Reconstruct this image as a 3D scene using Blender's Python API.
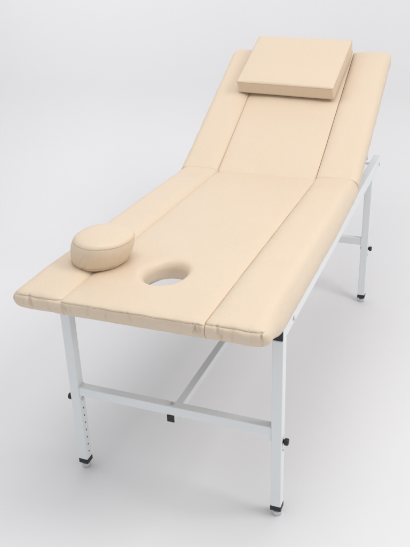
import bpy, bmesh, math, random
from mathutils import Vector, Matrix, noise
from mathutils.bvhtree import BVHTree
random.seed(3)
R = math.radians
for o in list(bpy.data.objects):
    bpy.data.objects.remove(o)
scene = bpy.context.scene
C = scene.collection

# ------------------------------------------------------------------ camera
CAM_POS = Vector((0.7113, -1.2755, 1.4721))
YAW, PITCH, ROLL = 0.3836, 0.4373, -0.0342
cd = bpy.data.cameras.new("camera")
cam = bpy.data.objects.new("camera", cd)
C.objects.link(cam)
d = Vector((-math.sin(YAW)*math.cos(PITCH), math.cos(YAW)*math.cos(PITCH), -math.sin(PITCH)))
r = Vector((math.cos(YAW), math.sin(YAW), 0))
u = r.cross(d)
r2 = r*math.cos(ROLL) + u*math.sin(ROLL)
u2 = -r*math.sin(ROLL) + u*math.cos(ROLL)
m = Matrix((r2, u2, -d)).transposed().to_4x4()
m.translation = CAM_POS
cam.matrix_world = m
cd.sensor_fit = 'VERTICAL'
cd.sensor_height = 36
cd.lens = 36*702.97/547
cd.clip_start = 0.02
cd.clip_end = 200
scene.camera = cam

# ------------------------------------------------------------------ world, studio lamps, exposure
world = bpy.data.worlds.new("World")
scene.world = world
world.use_nodes = True
bgn = world.node_tree.nodes['Background']
bgn.inputs[0].default_value = (0.90, 0.95, 1.0, 1)
bgn.inputs[1].default_value = 0.96
wt = world.node_tree
wtc = wt.nodes.new('ShaderNodeTexCoord'); wdp = wt.nodes.new('ShaderNodeVectorMath'); wdp.operation = 'DOT_PRODUCT'
wdp.inputs[1].default_value = (0.12, 0.50, 0.62)
wmr = wt.nodes.new('ShaderNodeMapRange')
wmr.inputs['From Min'].default_value = -0.5; wmr.inputs['From Max'].default_value = 0.75
wcr = wt.nodes.new('ShaderNodeValToRGB')          # studio: bright white ceiling and far side, dimmer room behind the photographer
wcr.color_ramp.elements[0].position = 0.0; wcr.color_ramp.elements[0].color = (0.56, 0.585, 0.62, 1)
wcr.color_ramp.elements[1].position = 1.0; wcr.color_ramp.elements[1].color = (0.96, 0.975, 1.0, 1)
wt.links.new(wtc.outputs['Generated'], wdp.inputs[0]); wt.links.new(wdp.outputs['Value'], wmr.inputs['Value'])
wt.links.new(wmr.outputs['Result'], wcr.inputs['Fac'])
wt.links.new(wcr.outputs['Color'], bgn.inputs[0])

def softbox(name, loc, target, sx, sy, power, col):
    l = bpy.data.lights.new(name, 'AREA')
    l.shape = 'RECTANGLE'; l.size = sx; l.size_y = sy
    l.energy = power; l.color = col
    o = bpy.data.objects.new(name, l)
    C.objects.link(o)
    o.location = loc
    o.rotation_euler = (Vector(target)-Vector(loc)).to_track_quat('-Z', 'Y').to_euler()
    return o
softbox("key_softbox", (2.1, 0.5, 2.9), (0.0, 0.8, 0.5), 1.1, 1.1, 31, (1.0, 0.975, 0.95))
softbox("overhead_softbox", (0.2, -0.1, 3.2), (0.0, 0.3, 0.0), 1.4, 1.4, 18, (1.0, 0.985, 0.97))
bs = softbox("backdrop_softbox", (-1.9, 0.7, 2.4), (-0.9, 2.6, 0.9), 1.4, 0.9, 7, (1.0, 0.975, 0.965))
bs.data.spread = R(120)

scene.view_settings.view_transform = 'Standard'
scene.view_settings.look = 'None'
scene.view_settings.exposure = -0.02
scene.view_settings.gamma = 1.0

# ------------------------------------------------------------------ materials
def new_mat(name):
    mt = bpy.data.materials.new(name)
    mt.use_nodes = True
    nt = mt.node_tree
    return mt, nt, nt.nodes['Principled BSDF']

def vinyl(name, col, grain=1.0):
    mt, nt, b = new_mat(name)
    N, L = nt.nodes, nt.links
    tc = N.new('ShaderNodeTexCoord')
    n1 = N.new('ShaderNodeTexNoise'); n1.inputs['Scale'].default_value = 5; n1.inputs['Detail'].default_value = 4
    L.new(tc.outputs['Object'], n1.inputs['Vector'])
    cr = N.new('ShaderNodeValToRGB')
    cr.color_ramp.elements[0].position = 0.3
    cr.color_ramp.elements[1].position = 0.72
    cr.color_ramp.elements[0].color = tuple(c*k for c, k in zip(col, (0.98, 0.972, 0.96))) + (1,)
    cr.color_ramp.elements[1].color = tuple(min(1, c*1.02) for c in col) + (1,)
    n3 = N.new('ShaderNodeTexNoise'); n3.inputs['Scale'].default_value = 330; n3.inputs['Detail'].default_value = 3
    L.new(tc.outputs['Object'], n3.inputs['Vector'])
    mx = N.new('ShaderNodeMix'); mx.data_type = 'FLOAT'; mx.inputs[0].default_value = 0.6
    L.new(n1.outputs['Fac'], mx.inputs[2]); L.new(n3.outputs['Fac'], mx.inputs[3])
    L.new(mx.outputs[0], cr.inputs['Fac'])
    L.new(cr.outputs['Color'], b.inputs['Base Color'])
    b.inputs['Roughness'].default_value = 0.40
    b.inputs['Specular IOR Level'].default_value = 0.4
    # leather grain: small cells + fine noise + broad softness
    v = N.new('ShaderNodeTexVoronoi'); v.inputs['Scale'].default_value = 430; v.feature = 'F1'
    L.new(tc.outputs['Object'], v.inputs['Vector'])
    b1 = N.new('ShaderNodeBump'); b1.inputs['Strength'].default_value = 0.28*grain; b1.inputs['Distance'].default_value = 0.0009
    L.new(v.outputs['Distance'], b1.inputs['Height'])
    n2 = N.new('ShaderNodeTexNoise'); n2.inputs['Scale'].default_value = 26; n2.inputs['Detail'].default_value = 3
    n2.inputs['Distortion'].default_value = 0.6
    L.new(tc.outputs['Object'], n2.inputs['Vector'])
    b2 = N.new('ShaderNodeBump'); b2.inputs['Strength'].default_value = 0.16; b2.inputs['Distance'].default_value = 0.006
    L.new(n2.outputs['Fac'], b2.inputs['Height'])
    L.new(b1.outputs['Normal'], b2.inputs['Normal'])
    L.new(b2.outputs['Normal'], b.inputs['Normal'])
    return mt

def enamel(name, col, rough=0.38):
    mt, nt, b = new_mat(name)
    N, L = nt.nodes, nt.links
    tc = N.new('ShaderNodeTexCoord')
    n1 = N.new('ShaderNodeTexNoise'); n1.inputs['Scale'].default_value = 9; n1.inputs['Detail'].default_value = 5
    L.new(tc.outputs['Object'], n1.inputs['Vector'])
    mr = N.new('ShaderNodeMapRange')
    mr.inputs['From Min'].default_value = 0.35; mr.inputs['From Max'].default_value = 0.7
    mr.inputs['To Min'].default_value = rough-0.06; mr.inputs['To Max'].default_value = rough+0.1
    L.new(n1.outputs['Fac'], mr.inputs['Value'])
    L.new(mr.outputs['Result'], b.inputs['Roughness'])
    b.inputs['Base Color'].default_value = col + (1,)
    n2 = N.new('ShaderNodeTexNoise'); n2.inputs['Scale'].default_value = 420
    L.new(tc.outputs['Object'], n2.inputs['Vector'])
    bp = N.new('ShaderNodeBump'); bp.inputs['Strength'].default_value = 0.05; bp.inputs['Distance'].default_value = 0.0008
    L.new(n2.outputs['Fac'], bp.inputs['Height'])
    L.new(bp.outputs['Normal'], b.inputs['Normal'])
    return mt

def plain(name, col, rough, metal=0.0):
    mt, nt, b = new_mat(name)
    N, L = nt.nodes, nt.links
    n1 = N.new('ShaderNodeTexNoise'); n1.inputs['Scale'].default_value = 60
    tc = N.new('ShaderNodeTexCoord'); L.new(tc.outputs['Object'], n1.inputs['Vector'])
    bp = N.new('ShaderNodeBump'); bp.inputs['Strength'].default_value = 0.06; bp.inputs['Distance'].default_value = 0.001
    L.new(n1.outputs['Fac'], bp.inputs['Height']); L.new(bp.outputs['Normal'], b.inputs['Normal'])
    b.inputs['Base Color'].default_value = col + (1,)
    b.inputs['Roughness'].default_value = rough
    b.inputs['Metallic'].default_value = metal
    return mt

CREAM = (0.728, 0.596, 0.452)
M_VINYL = vinyl("cream_vinyl", CREAM)
M_SEAM = vinyl("cream_vinyl_seam", tuple(c*k for c, k in zip(CREAM, (0.78, 0.70, 0.62))))
M_WHITE = enamel("white_enamel", (0.80, 0.82, 0.825))
M_BLACK = plain("black_plastic", (0.012, 0.013, 0.014), 0.45)
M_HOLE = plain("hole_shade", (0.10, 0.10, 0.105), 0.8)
M_ZINC = plain("zinc", (0.62, 0.63, 0.64), 0.38, 0.6)
M_PLY = plain("plywood", (0.20, 0.16, 0.12), 0.7)

def paper():
    mt, nt, b = new_mat("backdrop_paper")
    N, L = nt.nodes, nt.links
    tc = N.new('ShaderNodeTexCoord')
    n1 = N.new('ShaderNodeTexNoise'); n1.inputs['Scale'].default_value = 1.3; n1.inputs['Detail'].default_value = 5
    L.new(tc.outputs['Object'], n1.inputs['Vector'])
    cr = N.new('ShaderNodeValToRGB')
    cr.color_ramp.elements[0].position = 0.3; cr.color_ramp.elements[1].position = 0.7
    cr.color_ramp.elements[0].color = (0.79, 0.782, 0.785, 1)
    cr.color_ramp.elements[1].color = (0.81, 0.80, 0.803, 1)
    L.new(n1.outputs['Fac'], cr.inputs['Fac']); L.new(cr.outputs['Color'], b.inputs['Base Color'])
    n2 = N.new('ShaderNodeTexNoise'); n2.inputs['Scale'].default_value = 240; n2.inputs['Detail'].default_value = 3
    L.new(tc.outputs['Object'], n2.inputs['Vector'])
    bp = N.new('ShaderNodeBump'); bp.inputs['Strength'].default_value = 0.05; bp.inputs['Distance'].default_value = 0.001
    L.new(n2.outputs['Fac'], bp.inputs['Height']); L.new(bp.outputs['Normal'], b.inputs['Normal'])
    b.inputs['Roughness'].default_value = 0.6
    b.inputs['Specular IOR Level'].default_value = 0.25
    return mt
M_PAPER = paper()

# ------------------------------------------------------------------ helpers
def obj(name, bm, mat, parent=None, smooth=True):
    me = bpy.data.meshes.new(name)
    bmesh.ops.recalc_face_normals(bm, faces=bm.faces)
    bm.to_mesh(me); bm.free()
    if smooth:
        for p in me.polygons: p.use_smooth = True
    me.materials.append(mat)
    o = bpy.data.objects.new(name, me)
    C.objects.link(o)
    if parent: o.parent = parent
    return o

def thing(name, label, cat, loc=(0, 0, 0)):
    o = bpy.data.objects.new(name, None); C.objects.link(o)
    o.location = loc; o['label'] = label; o['category'] = cat
    return o

def axis_pts(a, b, ra, rb, step, n=7):
    """samples from a to b, dense inside the edge radii"""
    out = [a + ra*(1-math.cos(k/n*math.pi/2))*1.0 for k in range(n)]
    k = max(1, int((b-rb-a-ra)/step))
    out += [a+ra + (b-rb-a-ra)*i/k for i in range(k+1)]
    out += [b - rb*(1-math.cos((n-1-k)/n*math.pi/2)) for k in range(n)]
    res = [out[0]]
    for v in out[1:]:
        if v - res[-1] > 1e-6: res.append(v)
    return res

def box_shell(bm, xs, ys, zs):
    """closed surface of a box sampled on the given coordinates"""
    V = {}
    def v(i, j, k):
        if (i, j, k) not in V: V[(i, j, k)] = bm.verts.new((xs[i], ys[j], zs[k]))
        return V[(i, j, k)]
    nx, ny, nz = len(xs)-1, len(ys)-1, len(zs)-1
    for i in range(nx):
        for j in range(ny):
            for k in (0, nz):
                bm.faces.new((v(i, j, k), v(i+1, j, k), v(i+1, j+1, k), v(i, j+1, k)))
    for i in range(nx):
        for k in range(nz):
            for j in (0, ny):
                bm.faces.new((v(i, j, k), v(i+1, j, k), v(i+1, j, k+1), v(i, j, k+1)))
    for j in range(ny):
        for k in range(nz):
            for i in (0, nx):
                bm.faces.new((v(i, j, k), v(i, j+1, k), v(i, j+1, k+1), v(i, j, k+1)))
    return V

def round_point(p, lo, hi, rl, rh):
    """ellipsoidal rounding with its own radius on each of the six sides"""
    c = [0, 0, 0]; q = [0, 0, 0]; rad = [1, 1, 1]
    for a in range(3):
        if p[a] < lo[a]+rl[a]: c[a] = lo[a]+rl[a]; rad[a] = rl[a]
        elif p[a] > hi[a]-rh[a]: c[a] = hi[a]-rh[a]; rad[a] = rh[a]
        else: c[a] = p[a]
        q[a] = (p[a]-c[a])/rad[a]
    m_ = max(abs(t) for t in q)
    l_ = math.sqrt(sum(t*t for t in q))
    if l_ < 1e-9: return p
    k = m_/l_
    return [c[a] + q[a]*k*rad[a] for a in range(3)]

def fbm(x, y, z, s):
    return noise.noise(Vector((x*s, y*s, z*s)))

def pad_bm(lo, hi, rl, rh, crown=0.004, wrinkle=0.0, hole=None, seed=0.0, step=0.012, dips=(), dip=0.004, sag=0.0, scallop=0.0, fold=None, hinge=None, fillet=0.0):
    """upholstered pad: rounded box with crowned top, soft dents and puckers along its front face;
    hole = (cx, cy, a, b): an oval face hole with a rolled rim"""
    bm = bmesh.new()
    xs = axis_pts(lo[0], hi[0], rl[0], rh[0], 0.003 if wrinkle else step)
    ys = axis_pts(lo[1], hi[1], rl[1], rh[1], step)
    zs = axis_pts(lo[2], hi[2], rl[2], rh[2], 0.003)
    rnd = random.Random(int(seed*10))
    pk = []
    if wrinkle:
        xx = lo[0]+0.008
        while xx < hi[0]-0.006:
            e_ = min(xx-lo[0], hi[0]-xx)
            pk.append((xx, rnd.uniform(-0.45, 0.45), rnd.uniform(0.0016, 0.0042), rnd.uniform(0.1, 1.0)*(1.1 if e_ < 0.06 else 0.6), rnd.uniform(0.1, 0.7)))
            xx += rnd.uniform(0.006, 0.026)*(1 if e_ < 0.06 else 2)
    V = box_shell(bm, xs, ys, zs)
    nz = len(zs)-1
    loops = None
    if hole:
        cx, cy, a, b = hole
        ix = [i for i, x in enumerate(xs) if abs(x-cx) < a+0.036]
        iy = [j for j, y in enumerate(ys) if abs(y-cy) < b+0.036]
        i0, i1, j0, j1 = ix[0], ix[-1], iy[0], iy[-1]
        ring = [(i, j0) for i in range(i0, i1)] + [(i1, j) for j in range(j0, j1)] + \
               [(i, j1) for i in range(i1, i0, -1)] + [(i0, j) for j in range(j1, j0, -1)]
        kill = []
        for f in bm.faces:
            ct = f.calc_center_median()
            if xs[i0] < ct.x < xs[i1] and ys[j0] < ct.y < ys[j1] and (abs(ct.z-lo[2]) < 1e-6 or abs(ct.z-hi[2]) < 1e-6):
                kill.append(f)
        top = [V[(i, j, nz)] for i, j in ring]; bot = [V[(i, j, 0)] for i, j in ring]
        bmesh.ops.delete(bm, geom=kill, context='FACES')
        inner = [v for (i, j, k), v in V.items() if i0 < i < i1 and j0 < j < j1 and k in (0, nz) and v.is_valid]
        bmesh.ops.delete(bm, geom=[v for v in inner if not v.link_faces], context='VERTS')
        loops = (top, bot, hole)
    T = hi[2]-lo[2]
    for v in bm.verts:
        v.co = Vector(round_point(list(v.co), lo, hi, rl, rh))
    if loops:
        top, bot, (cx, cy, a, b) = loops
        rr = 0.022
        prof = []
        for t in (0.35, 0.7): prof.append(('blend', t))
        for k in range(0, 7):
            th = k/6*math.pi/2
            prof.append((rr*(1-math.sin(th)), hi[2]-rr*(1-math.cos(th))))
        for t in (0.33, 0.66): prof.append((0.008*t, (hi[2]-rr)*(1-t)+(lo[2]+0.006)*t))
        prof.append((0.009, lo[2]+0.003)); prof.append((0.013, lo[2]))
        prev = top
        n = len(top)
        angs = [math.atan2((w.co.y-cy)/b, (w.co.x-cx)/a) for w in top]
        for pr in prof:
            cur = []
            for q, w in enumerate(top):
                ca, sa = math.cos(angs[q]), math.sin(angs[q])
                if pr[0] == 'blend':
                    ox, oy = cx+(a+rr)*ca, cy+(b+rr)*sa
                    co = (w.co.x*(1-pr[1])+ox*pr[1], w.co.y*(1-pr[1])+oy*pr[1], w.co.z)
                else:
                    co = (cx+(a+pr[0])*ca, cy+(b+pr[0])*sa, pr[1])
                cur.append(bm.verts.new(co))
            for q in range(n):
                bm.faces.new((prev[q], prev[(q+1) % n], cur[(q+1) % n], cur[q]))
            prev = cur
        for q in range(n):
            bm.faces.new((prev[q], prev[(q+1) % n], bot[(q+1) % n], bot[q]))
    for v in bm.verts:
        x, y, z = v.co
        h = max(0.0, min(1.0, (z-lo[2])/T))
        fx = (x-lo[0])/(hi[0]-lo[0]); fy = (y-lo[1])/(hi[1]-lo[1])
        cr = crown*(1-(2*fx-1)**4)*min(1, fy*8, (1-fy)*8)
        up = h**2
        z += up*(cr + 0.0012*fbm(x, y, seed, 9) + 0.0006*fbm(x, y, seed+3, 25))
        if hinge is not None:
            y += (1 if hinge > 0.5 else -1)*max(0, hi[2]-z)*0.25*max(0, 1-abs(y-hinge)/0.06)
            z += up*(fillet*math.exp(-abs(y-hinge)/0.045) - 0.0035*math.exp(-abs(y-hinge)/0.008))
        for sx_ in dips:
            z -= up*dip*math.exp(-abs(x-sx_)/0.013)
        # side puckers where the cover is pulled under and stapled
        side = (1-abs(2*h-1))**0.5
        if wrinkle:
            front = max(0, 1-(y-lo[1])/0.05)
            w = wrinkle*front*side
            y += w*0.38*fbm(x, seed+5, z*0.6, 24)
            for px_, sl, wd, am, hc in pk:
                dx = (x-px_-sl*(z-lo[2]-T*0.5))/wd
                if abs(dx) < 3: y += w*1.2*am*math.exp(-dx*dx)*math.exp(-((h-hc)/0.38)**2)
            y += front*0.015*(1-h)**1.6
            if fold and y < lo[1]+0.05:
                zf = hi[2]-fold+0.0022*fbm(x, seed+2, 4, 14)
                y += 0.0022*math.exp(-((z-zf)/0.0022)**2)
                zf2 = hi[2]-fold-0.010+0.006*fbm(x, seed+6, 2, 7)
                y += 0.0022*max(0, fbm(x, seed, 8, 6)+0.35)*math.exp(-((z-zf2)/0.0028)**2)
            z += w*0.5*fbm(x, seed+9, 0, 38)
        if sag:
            t1 = max(0, min(1, (y-0.03)/0.12)); t1 = t1*t1*(3-2*t1)
            t2 = max(0, min(1, (y-0.75)/0.4))
            z -= sag*t1*(1-0.45*t2)*(1-h)*max(0, min(1, (abs(x)-0.318)/0.012))
            x += math.copysign(0.003*t1*(1-t2), x)*side if abs(x) > 0.31 else 0
        x += 0.0012*side*fbm(x*0.2, y, seed, 22)
        if scallop:
            x += scallop*side*(0.7*fbm(0, y, seed, 34)+0.5*fbm(0, y, z+seed, 70))*(1 if abs(x) > XS+0.06 else 0)
        v.co = (x, y, z)
    return bm

def tube_path(bm, pts, rad, n=6, closed=False):
    rings = []
    P = [Vector(p) for p in pts]
    for i, p in enumerate(P):
        if closed: t = P[(i+1) % len(P)]-P[i-1]
        else: t = P[min(i+1, len(P)-1)]-P[max(i-1, 0)]
        t.normalize()
        a = t.orthogonal() if abs(t.z) > 0.9 else Vector((0, 0, 1)).cross(t)
        a.normalize(); b = t.cross(a)
        rings.append([bm.verts.new(p+rad*(math.cos(k/n*2*math.pi)*a+math.sin(k/n*2*math.pi)*b)) for k in range(n)])
    m_ = len(rings)
    for i in range(m_ if closed else m_-1):
        A, B = rings[i], rings[(i+1) % m_]
        for k in range(n):
            bm.faces.new((A[k], A[(k+1) % n], B[(k+1) % n], B[k]))
    if not closed:
        bm.faces.new(rings[0]); bm.faces.new(rings[-1][::-1])
    return bm

def bar_bm(lo, hi, bev=0.0025, seg=2, bm=None):
    bm2 = bmesh.new()
    g = bmesh.ops.create_cube(bm2, size=1)
    for v in bm2.verts:
        v.co = Vector([(lo[a]+hi[a])/2 + v.co[a]*(hi[a]-lo[a]) for a in range(3)])
    if bev: bmesh.ops.bevel(bm2, geom=bm2.edges[:], offset=bev, segments=seg, affect='EDGES', profile=0.5)
    if bm is None: return bm2
    me = bpy.data.meshes.new("tmp"); bm2.to_mesh(me); bm2.free(); bm.from_mesh(me); bpy.data.meshes.remove(me)
    return bm

def lathe_bm(prof, axis='Z', center=(0, 0, 0), n=20, bm=None):
    bm = bm or bmesh.new()
    rings = []
    for rad, h in prof:
        ring = []
        for k in range(n):
            t = k/n*2*math.pi
            p = (rad*math.cos(t), rad*math.sin(t), h)
            if axis == 'X': p = (p[2], p[0], p[1])
            if axis == 'Y': p = (p[0], p[2], p[1])
            ring.append(bm.verts.new(Vector(p)+Vector(center)))
        rings.append(ring)
    for A, B in zip(rings, rings[1:]):
        for k in range(n):
            bm.faces.new((A[k], A[(k+1) % n], B[(k+1) % n], B[k]))
    bm.faces.new(rings[0]); bm.faces.new(rings[-1])
    return bm

# ------------------------------------------------------------------ setting: seamless paper sweep
def build_backdrop():
    bm = bmesh.new()
    y0, yw, rad = -6.0, 2.55, 0.75
    prof = [(y0 + (yw-rad-y0)*k/40, 0.0) for k in range(41)]
    prof += [(yw-rad+rad*math.sin(t), rad-rad*math.cos(t)) for t in [k/24*math.pi/2 for k in range(1, 25)]]
    prof += [(yw, rad + (5.0-rad)*k/12) for k in range(1, 13)]
    nx = 40
    g = [[bm.verts.new((-7+14*i/nx, y, z)) for y, z in prof] for i in range(nx+1)]
    for i in range(nx):
        for j in range(len(prof)-1):
            bm.faces.new((g[i][j], g[i+1][j], g[i+1][j+1], g[i][j+1]))
    o = obj('backdrop', bm, M_PAPER)
    o.rotation_euler = (0, 0, 0.12)
    o['kind'] = 'structure'
    return o
build_backdrop()

# ------------------------------------------------------------------ the couch
LX, Y1, Y2 = 0.309, 0.204, 1.583       # leg centres
TS = 0.015                              # half a 30 mm tube
HINGE_Y, TOP, BOT = 1.1145, 0.704, 0.650
XS, XO = 0.1875, 0.3385                  # seam and outer edge
LB, ANG = 0.738, 0.5003
RZ0, RZ1 = 0.575, 0.6225                 # side rails

couch = thing('massage_couch', 'cream vinyl massage couch on white metal legs with raised backrest and oval face hole',
              'massage couch', (0, 0.9, 0))
INV = Matrix.Translation((0, -0.9, 0))
def part(name, bm, mat, parent=None, smooth=True):
    """a child whose vertices are given in world coordinates"""
    bmesh.ops.transform(bm, matrix=INV, verts=bm.verts)
    return obj(name, bm, mat, parent or couch, smooth)

# --- seat: centre pad with its two bolsters
G = -0.0012
def add_seam(pad_obj_bm, x0, x1, z, seed):
    """a fine stitched welt lying on the pad's front face"""
    tree = BVHTree.FromBMesh(pad_obj_bm)
    pts = []
    n = max(12, int((x1-x0)/0.006))
    for k in range(n+1):
        x = x0+(x1-x0)*k/n
        zz = z+0.0022*fbm(x, seed, 4, 14)
        h = tree.ray_cast(Vector((x, -0.5, zz)), Vector((0, 1, 0)))
        if h[0] is not None: pts.append(h[0]+Vector((0, 0.0002, 0)))
    b_ = bmesh.new()
    tube_path(b_, pts, 0.0008)
    return b_
FB = BOT-0.001
bm = pad_bm((-XS+G, 0.001, FB), (XS+0.0005, HINGE_Y+0.003, TOP), (0.0015, 0.020, 0.022), (0.0015, 0.002, 0.012), step=0.007,
            crown=0.004, wrinkle=0.007, hole=(-0.004, 0.222, 0.053, 0.067), seed=1.3, dips=(-XS, XS), dip=0.0035, fold=0.009, hinge=HINGE_Y)
sm = add_seam(bm, -XS+0.002, XS-0.002, TOP-0.009, 2.0)
seat = part('seat', bm, M_VINYL)
part('seam', sm, M_SEAM, seat)
for s in (-1, 1):
    xa, xb = sorted((s*(XS+(G if s < 0 else -0.0005)), s*XO))
    rlx, rhx = (0.0015, 0.036) if s > 0 else (0.036, 0.0015)
    bm = pad_bm((xa, 0.0, FB), (xb, HINGE_Y+0.003, TOP+0.001), (rlx, 0.024, 0.025), (rhx, 0.002, 0.027), step=0.007,
                crown=0.010, wrinkle=0.009, seed=4.7+s, dips=(s*XS,), dip=0.0065, fillet=0.008, sag=0.036, scallop=0.0012, fold=0.009, hinge=HINGE_Y)
    sm = add_seam(bm, xa+(0.002 if s > 0 else 0.03), xb-(0.03 if s > 0 else 0.002), TOP-0.0075, 7.0+s)
    bol = part('side_bolster', bm, M_VINYL, seat)
    part('seam', sm, M_SEAM, bol)

# --- backrest, built flat then swung up about the hinge
HM = Matrix.Translation((0, HINGE_Y, TOP)) @ Matrix.Rotation(ANG, 4, 'X') @ Matrix.Translation((0, 0, -TOP))
def back_part(name, bm, mat, parent=None):
    bmesh.ops.transform(bm, matrix=HM, verts=bm.verts)
    return part(name, bm, mat, parent)
back = back_part('backrest', pad_bm((-XS+G, -0.003, BOT), (XS-0.0002, LB, TOP), (0.003, 0.002, 0.020), (0.003, 0.03, 0.014),
                                    crown=0.003, seed=8.1, dips=(-XS, XS), dip=0.003, hinge=0.0), M_VINYL)
for s in (-1, 1):
    xa, xb = sorted((s*(XS+G), s*XO))
    rlx, rhx = (0.004, 0.030) if s > 0 else (0.030, 0.004)
    back_part('side_bolster', pad_bm((xa, -0.003, BOT), (xb, LB, TOP+0.004), (rlx, 0.002, 0.022), (rhx, 0.028, 0.022),
                                     crown=0.007, fillet=0.008, seed=11.7+s, dips=(s*XS,), dip=0.005, scallop=0.004, hinge=0.0), M_VINYL, back)
# plywood under the pads
bp_ = bar_bm((-0.29, 0.05, BOT-0.012), (0.30, LB-0.03, BOT+0.004), 0.002)
back_part('backrest_board', bp_, M_PLY)

# --- frame
for s in (-1, 1):
    rail = part('side_rail', bar_bm((s*LX-TS, Y1-TS, RZ0), (s*LX+TS, 1.770, RZ1), 0.0025), M_WHITE, None, False)
    part('end_plug', bar_bm((s*LX-0.0135, Y1-TS-0.003, RZ0+0.0015), (s*LX+0.0135, Y1-TS+0.001, RZ1-0.0015), 0.001), M_BLACK, rail, False)
    part('end_plug', bar_bm((s*LX-0.0135, 1.769, RZ0+0.0015), (s*LX+0.0135, 1.773, RZ1-0.0015), 0.001), M_BLACK, rail, False)
    for by in (0.285, 1.735):
        cc = lathe_bm([(0.0062, 0), (0.0062, 0.002), (0.004, 0.0038), (0.0008, 0.0045)] if s > 0 else
                      [(0.0008, -0.0045), (0.004, -0.0038), (0.0062, -0.002), (0.0062, 0)], 'X', (s*(LX+TS), by, 0.592), 14)
        part('bolt', cc, M_ZINC, rail)

KZ = 0.258
def leg(sx, y):
    L_ = part('leg', bar_bm((sx*LX-TS, y-TS, 0.036), (sx*LX+TS, y+TS, RZ0-0.0005), 0.0025), M_WHITE, None, False)
    cap = part('foot_cap', bar_bm((sx*LX-TS-0.0008, y-TS-0.0008, 0.021), (sx*LX+TS+0.0008, y+TS+0.0008, 0.037), 0.002), M_BLACK, L_, False)
    ft = lathe_bm([(0.0125, 0.0), (0.0138, 0.0015), (0.0138, 0.012), (0.012, 0.015), (0.007, 0.0155), (0.007, 0.022)], 'Z', (sx*LX, y, 0), 20)
    part('foot', ft, M_ZINC, L_)
    # clamp knob outside, bolt head inside
    o = sx*(LX+TS)
    kp = [(0.006, 0.0), (0.006, 0.004), (0.0095, 0.0045), (0.0103, 0.006), (0.0103, 0.0125), (0.009, 0.0148), (0.003, 0.0153)]
    kb = lathe_bm([(r_, sx*h_) for r_, h_ in kp], 'X', (o, y, KZ), 10)
    part('knob', kb, M_BLACK, L_)
    i = sx*(LX-TS)
    hb = lathe_bm([(0.0062, 0.0), (0.0062, -sx*0.003), (0.0035, -sx*0.0045)], 'X', (i, y, KZ), 6)
    part('bolt', hb, M_ZINC, L_)
    # row of adjusting holes below the bolt on the inner face, one below the knob on the outer face
    def hole_(x, z):
        part('adjusting_hole', lathe_bm([(0.0028, -0.0005), (0.0028, 0.0005)], 'X', (x, y, z), 12), M_HOLE, L_, False)
    for q in range(7): hole_(i, KZ-0.034-q*0.027)
    hole_(o, KZ-0.030)
    return L_
for y in (Y1, Y2):
    for sx in (-1, 1): leg(sx, y)
    cb = part('crossbar', bar_bm((-LX+TS, y-TS+0.001, 0.276), (LX-TS, y+TS-0.001, 0.305), 0.0022), M_WHITE, None, False)
    for sx in (-1, 1):                 # weld beads where the bar meets the legs
        xw = sx*(LX-TS); wb = bmesh.new(); pts = []
        cs = [(y-0.0145, 0.2755), (y-0.0145, 0.3055), (y+0.0145, 0.3055), (y+0.0145, 0.2755)]
        for q in range(4):
            a_, b_ = cs[q], cs[(q+1) % 4]
            for k in range(9):
                t = k/9
                pts.append((xw-sx*0.0003+0.0005*fbm(q, k, y, 3.3), a_[0]+(b_[0]-a_[0])*t, a_[1]+(b_[1]-a_[1])*t+0.0004*fbm(k, q, sx, 2.1)))
        tube_path(wb, pts, 0.0017, closed=True)
        part('weld', wb, M_WHITE, cb)
    part('bolt', lathe_bm([(0.0068, 0.0), (0.0068, 0.003), (0.003, 0.005)], 'Z', (0, y-0.001, 0.305), 6), M_ZINC, cb, False)
sp = part('spreader_bar', bar_bm((-0.0115, Y1-0.012, 0.2525), (0.0115, Y2+0.012, 0.2755), 0.002), M_WHITE, None, False)
part('end_plug', bar_bm((-0.011, Y1-0.015, 0.253), (0.011, Y1-0.0115, 0.275), 0.001), M_BLACK, sp, False)
part('end_plug', bar_bm((-0.011, Y2+0.0115, 0.253), (0.011, Y2+0.015, 0.275), 0.001), M_BLACK, sp, False)
part('rear_crossbar', bar_bm((-LX+TS, 1.742, RZ0+0.008), (LX-TS, 1.768, RZ1-0.034), 0.002), M_WHITE, None, False)
# plywood board of the seat, with the face hole cut through
def seat_board():
    bm = bmesh.new()
    n = 48
    cx, cy, a, b = -0.004, 0.235, 0.080, 0.108
    x0, x1, y0, y1 = -0.27, 0.27, 0.10, HINGE_Y-0.02
    rings = []
    for z in (0.634, BOT+0.003):
        inn, out = [], []
        for k in range(n):
            t = k/n*2*math.pi + 0.01
            ca, sa = math.cos(t), math.sin(t)
            inn.append(bm.verts.new((cx+a*ca, cy+b*sa, z)))
            tt = min(((x1 if ca > 0 else x0)-cx)/ca if abs(ca) > 1e-6 else 1e9, ((y1 if sa > 0 else y0)-cy)/sa if abs(sa) > 1e-6 else 1e9)
            out.append(bm.verts.new((cx+ca*tt, cy+sa*tt, z)))
        for k in range(n): bm.faces.new((inn[k], inn[(k+1) % n], out[(k+1) % n], out[k]))
        rings.append((inn, out))
    for w in (0, 1):
        A, B = rings[0][w], rings[1][w]
        for k in range(n): bm.faces.new((A[k], A[(k+1) % n], B[(k+1) % n], B[k]))
    return bm
part('seat_board', seat_board(), M_PLY, None, False)
# prop that holds the backrest up
for sd in (-1, 1):
    a = HM @ Vector((sd*0.262, 0.50, BOT-0.022)); b = Vector((sd*0.262, 1.755, 0.605))
    t = (b-a)
    bar = bar_bm((-0.010, -0.010, 0), (0.010, 0.010, t.length), 0.002)
    bmesh.ops.transform(bar, matrix=Matrix.Translation(a) @ t.to_track_quat('Z', 'X').to_matrix().to_4x4(), verts=bar.verts)
    part('backrest_prop', bar, M_WHITE, None, False)

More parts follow.
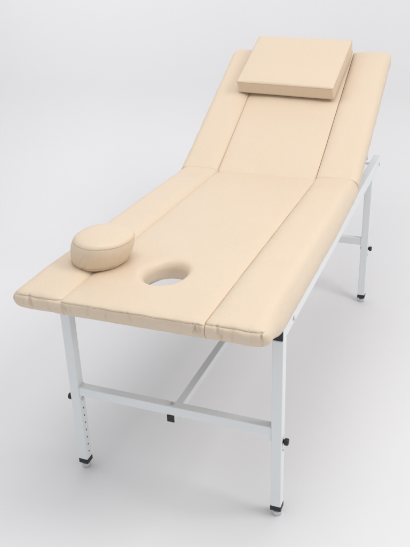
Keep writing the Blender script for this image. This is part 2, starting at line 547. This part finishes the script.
# ------------------------------------------------------------------ pillow on the backrest
def pillow():
    W_, D_, H_ = 0.400, 0.304, 0.061
    bm = pad_bm((-W_/2, -D_/2, 0), (W_/2, D_/2, H_), (0.012, 0.010, 0.010), (0.012, 0.014, 0.010), crown=0.007, seed=21.0)
    o = obj('pillow', bm, M_VINYL)
    sb = bmesh.new()
    e = 0.0005
    for zz in (H_-0.0065, 0.0075):
        pts = []
        rr = 0.011
        for (qx, qy, a0) in ((W_/2-rr, D_/2-rr, 0), (-W_/2+rr, D_/2-rr, 90), (-W_/2+rr, -D_/2+rr, 180), (W_/2-rr, -D_/2+rr, 270)):
            for k in range(7):
                t = R(a0+k*15); pts.append((qx+(rr-0.0012)*math.cos(t), qy+(rr-0.0012)*math.sin(t), zz))
        tube_path(sb, pts, 0.0015, closed=True)
    s_ = obj('piping', sb, M_SEAM, o)
    loc = HM @ Vector((-0.021, 0.568, TOP+0.012))
    o.matrix_world = Matrix.Translation(loc) @ Matrix.Rotation(ANG, 4, 'X') @ Matrix.Rotation(R(-3.2), 4, 'Z')
    o['label'] = 'flat square cream vinyl head pillow lying at the top of the raised backrest'
    o['category'] = 'pillow'
pillow()

# ------------------------------------------------------------------ plug cushion of the face hole, lying on the seam
def plug():
    A, B, H_ = 0.0765, 0.0880, 0.062
    n = 72
    n = 160
    prof = [(0.74, 0.0), (0.85, 0.002), (0.90, 0.006), (0.93, 0.010), (0.965, 0.018), (0.99, 0.026), (1.005, 0.034), (1.01, 0.042), (1.0, 0.048), (0.985, 0.053), (0.965, 0.0575),
            (0.93, 0.0610), (0.88, 0.0636), (0.75, 0.0662), (0.5, 0.0685), (0.25, 0.069)]
    rnd = random.Random(5)
    creases = [(rnd.uniform(0, 2*math.pi), rnd.uniform(-14, 14), rnd.uniform(0.02, 0.05), rnd.uniform(0.4, 1), rnd.uniform(0.010, 0.040)) for _ in range(34)]
    bm = bmesh.new()
    rings = []
    for k_, h in prof:
        h *= 1.28
        ring = []
        for q in range(n):
            t = q/n*2*math.pi
            w = 1 + 0.010*fbm(math.cos(t)*2, math.sin(t)*2, h*30, 1.6)*(1 if h < 0.058 else 0.3)
            for c0, sl, wd, am, hc in creases:
                dt = (t-c0-sl*(h-hc)+math.pi) % (2*math.pi)-math.pi
                if abs(dt) < 3*wd: w -= 0.030*am*math.exp(-(dt/wd)**2)*math.exp(-((h-hc)/0.016)**2)
            lean = 0.016*(h/0.08-0.55)
            ring.append(bm.verts.new((A*k_*w*math.cos(t)+lean, B*k_*w*math.sin(t)+0.4*lean, h+0.0012*fbm(math.cos(t)*k_, math.sin(t)*k_, 1, 2.2))))
        rings.append(ring)
    for a, b in zip(rings, rings[1:]):
        for q in range(n): bm.faces.new((a[q], a[(q+1) % n], b[(q+1) % n], b[q]))
    bm.faces.new(rings[0]); bm.faces.new(rings[-1])
    o = obj('face_hole_plug', bm, M_VINYL)
    sb = bmesh.new()
    for zz, kk in ((0.0725, 0.966), (0.0122, 0.930)):
        lean = 0.016*(zz/0.08-0.55)
        tube_path(sb, [(A*kk*math.cos(q/n*2*math.pi)+lean, B*kk*math.sin(q/n*2*math.pi)+0.4*lean, zz+0.0004*math.sin(q*0.23)) for q in range(n)], 0.0009, closed=True)
    obj('piping', sb, M_SEAM, o)
    o.location = (-0.192, 0.233, TOP+0.003)
    o.rotation_euler = (R(0), R(3.5), R(-22))
    o['label'] = 'loose oval cream plug cushion lying on the left seat seam beside the face hole'
    o['category'] = 'cushion'
plug()
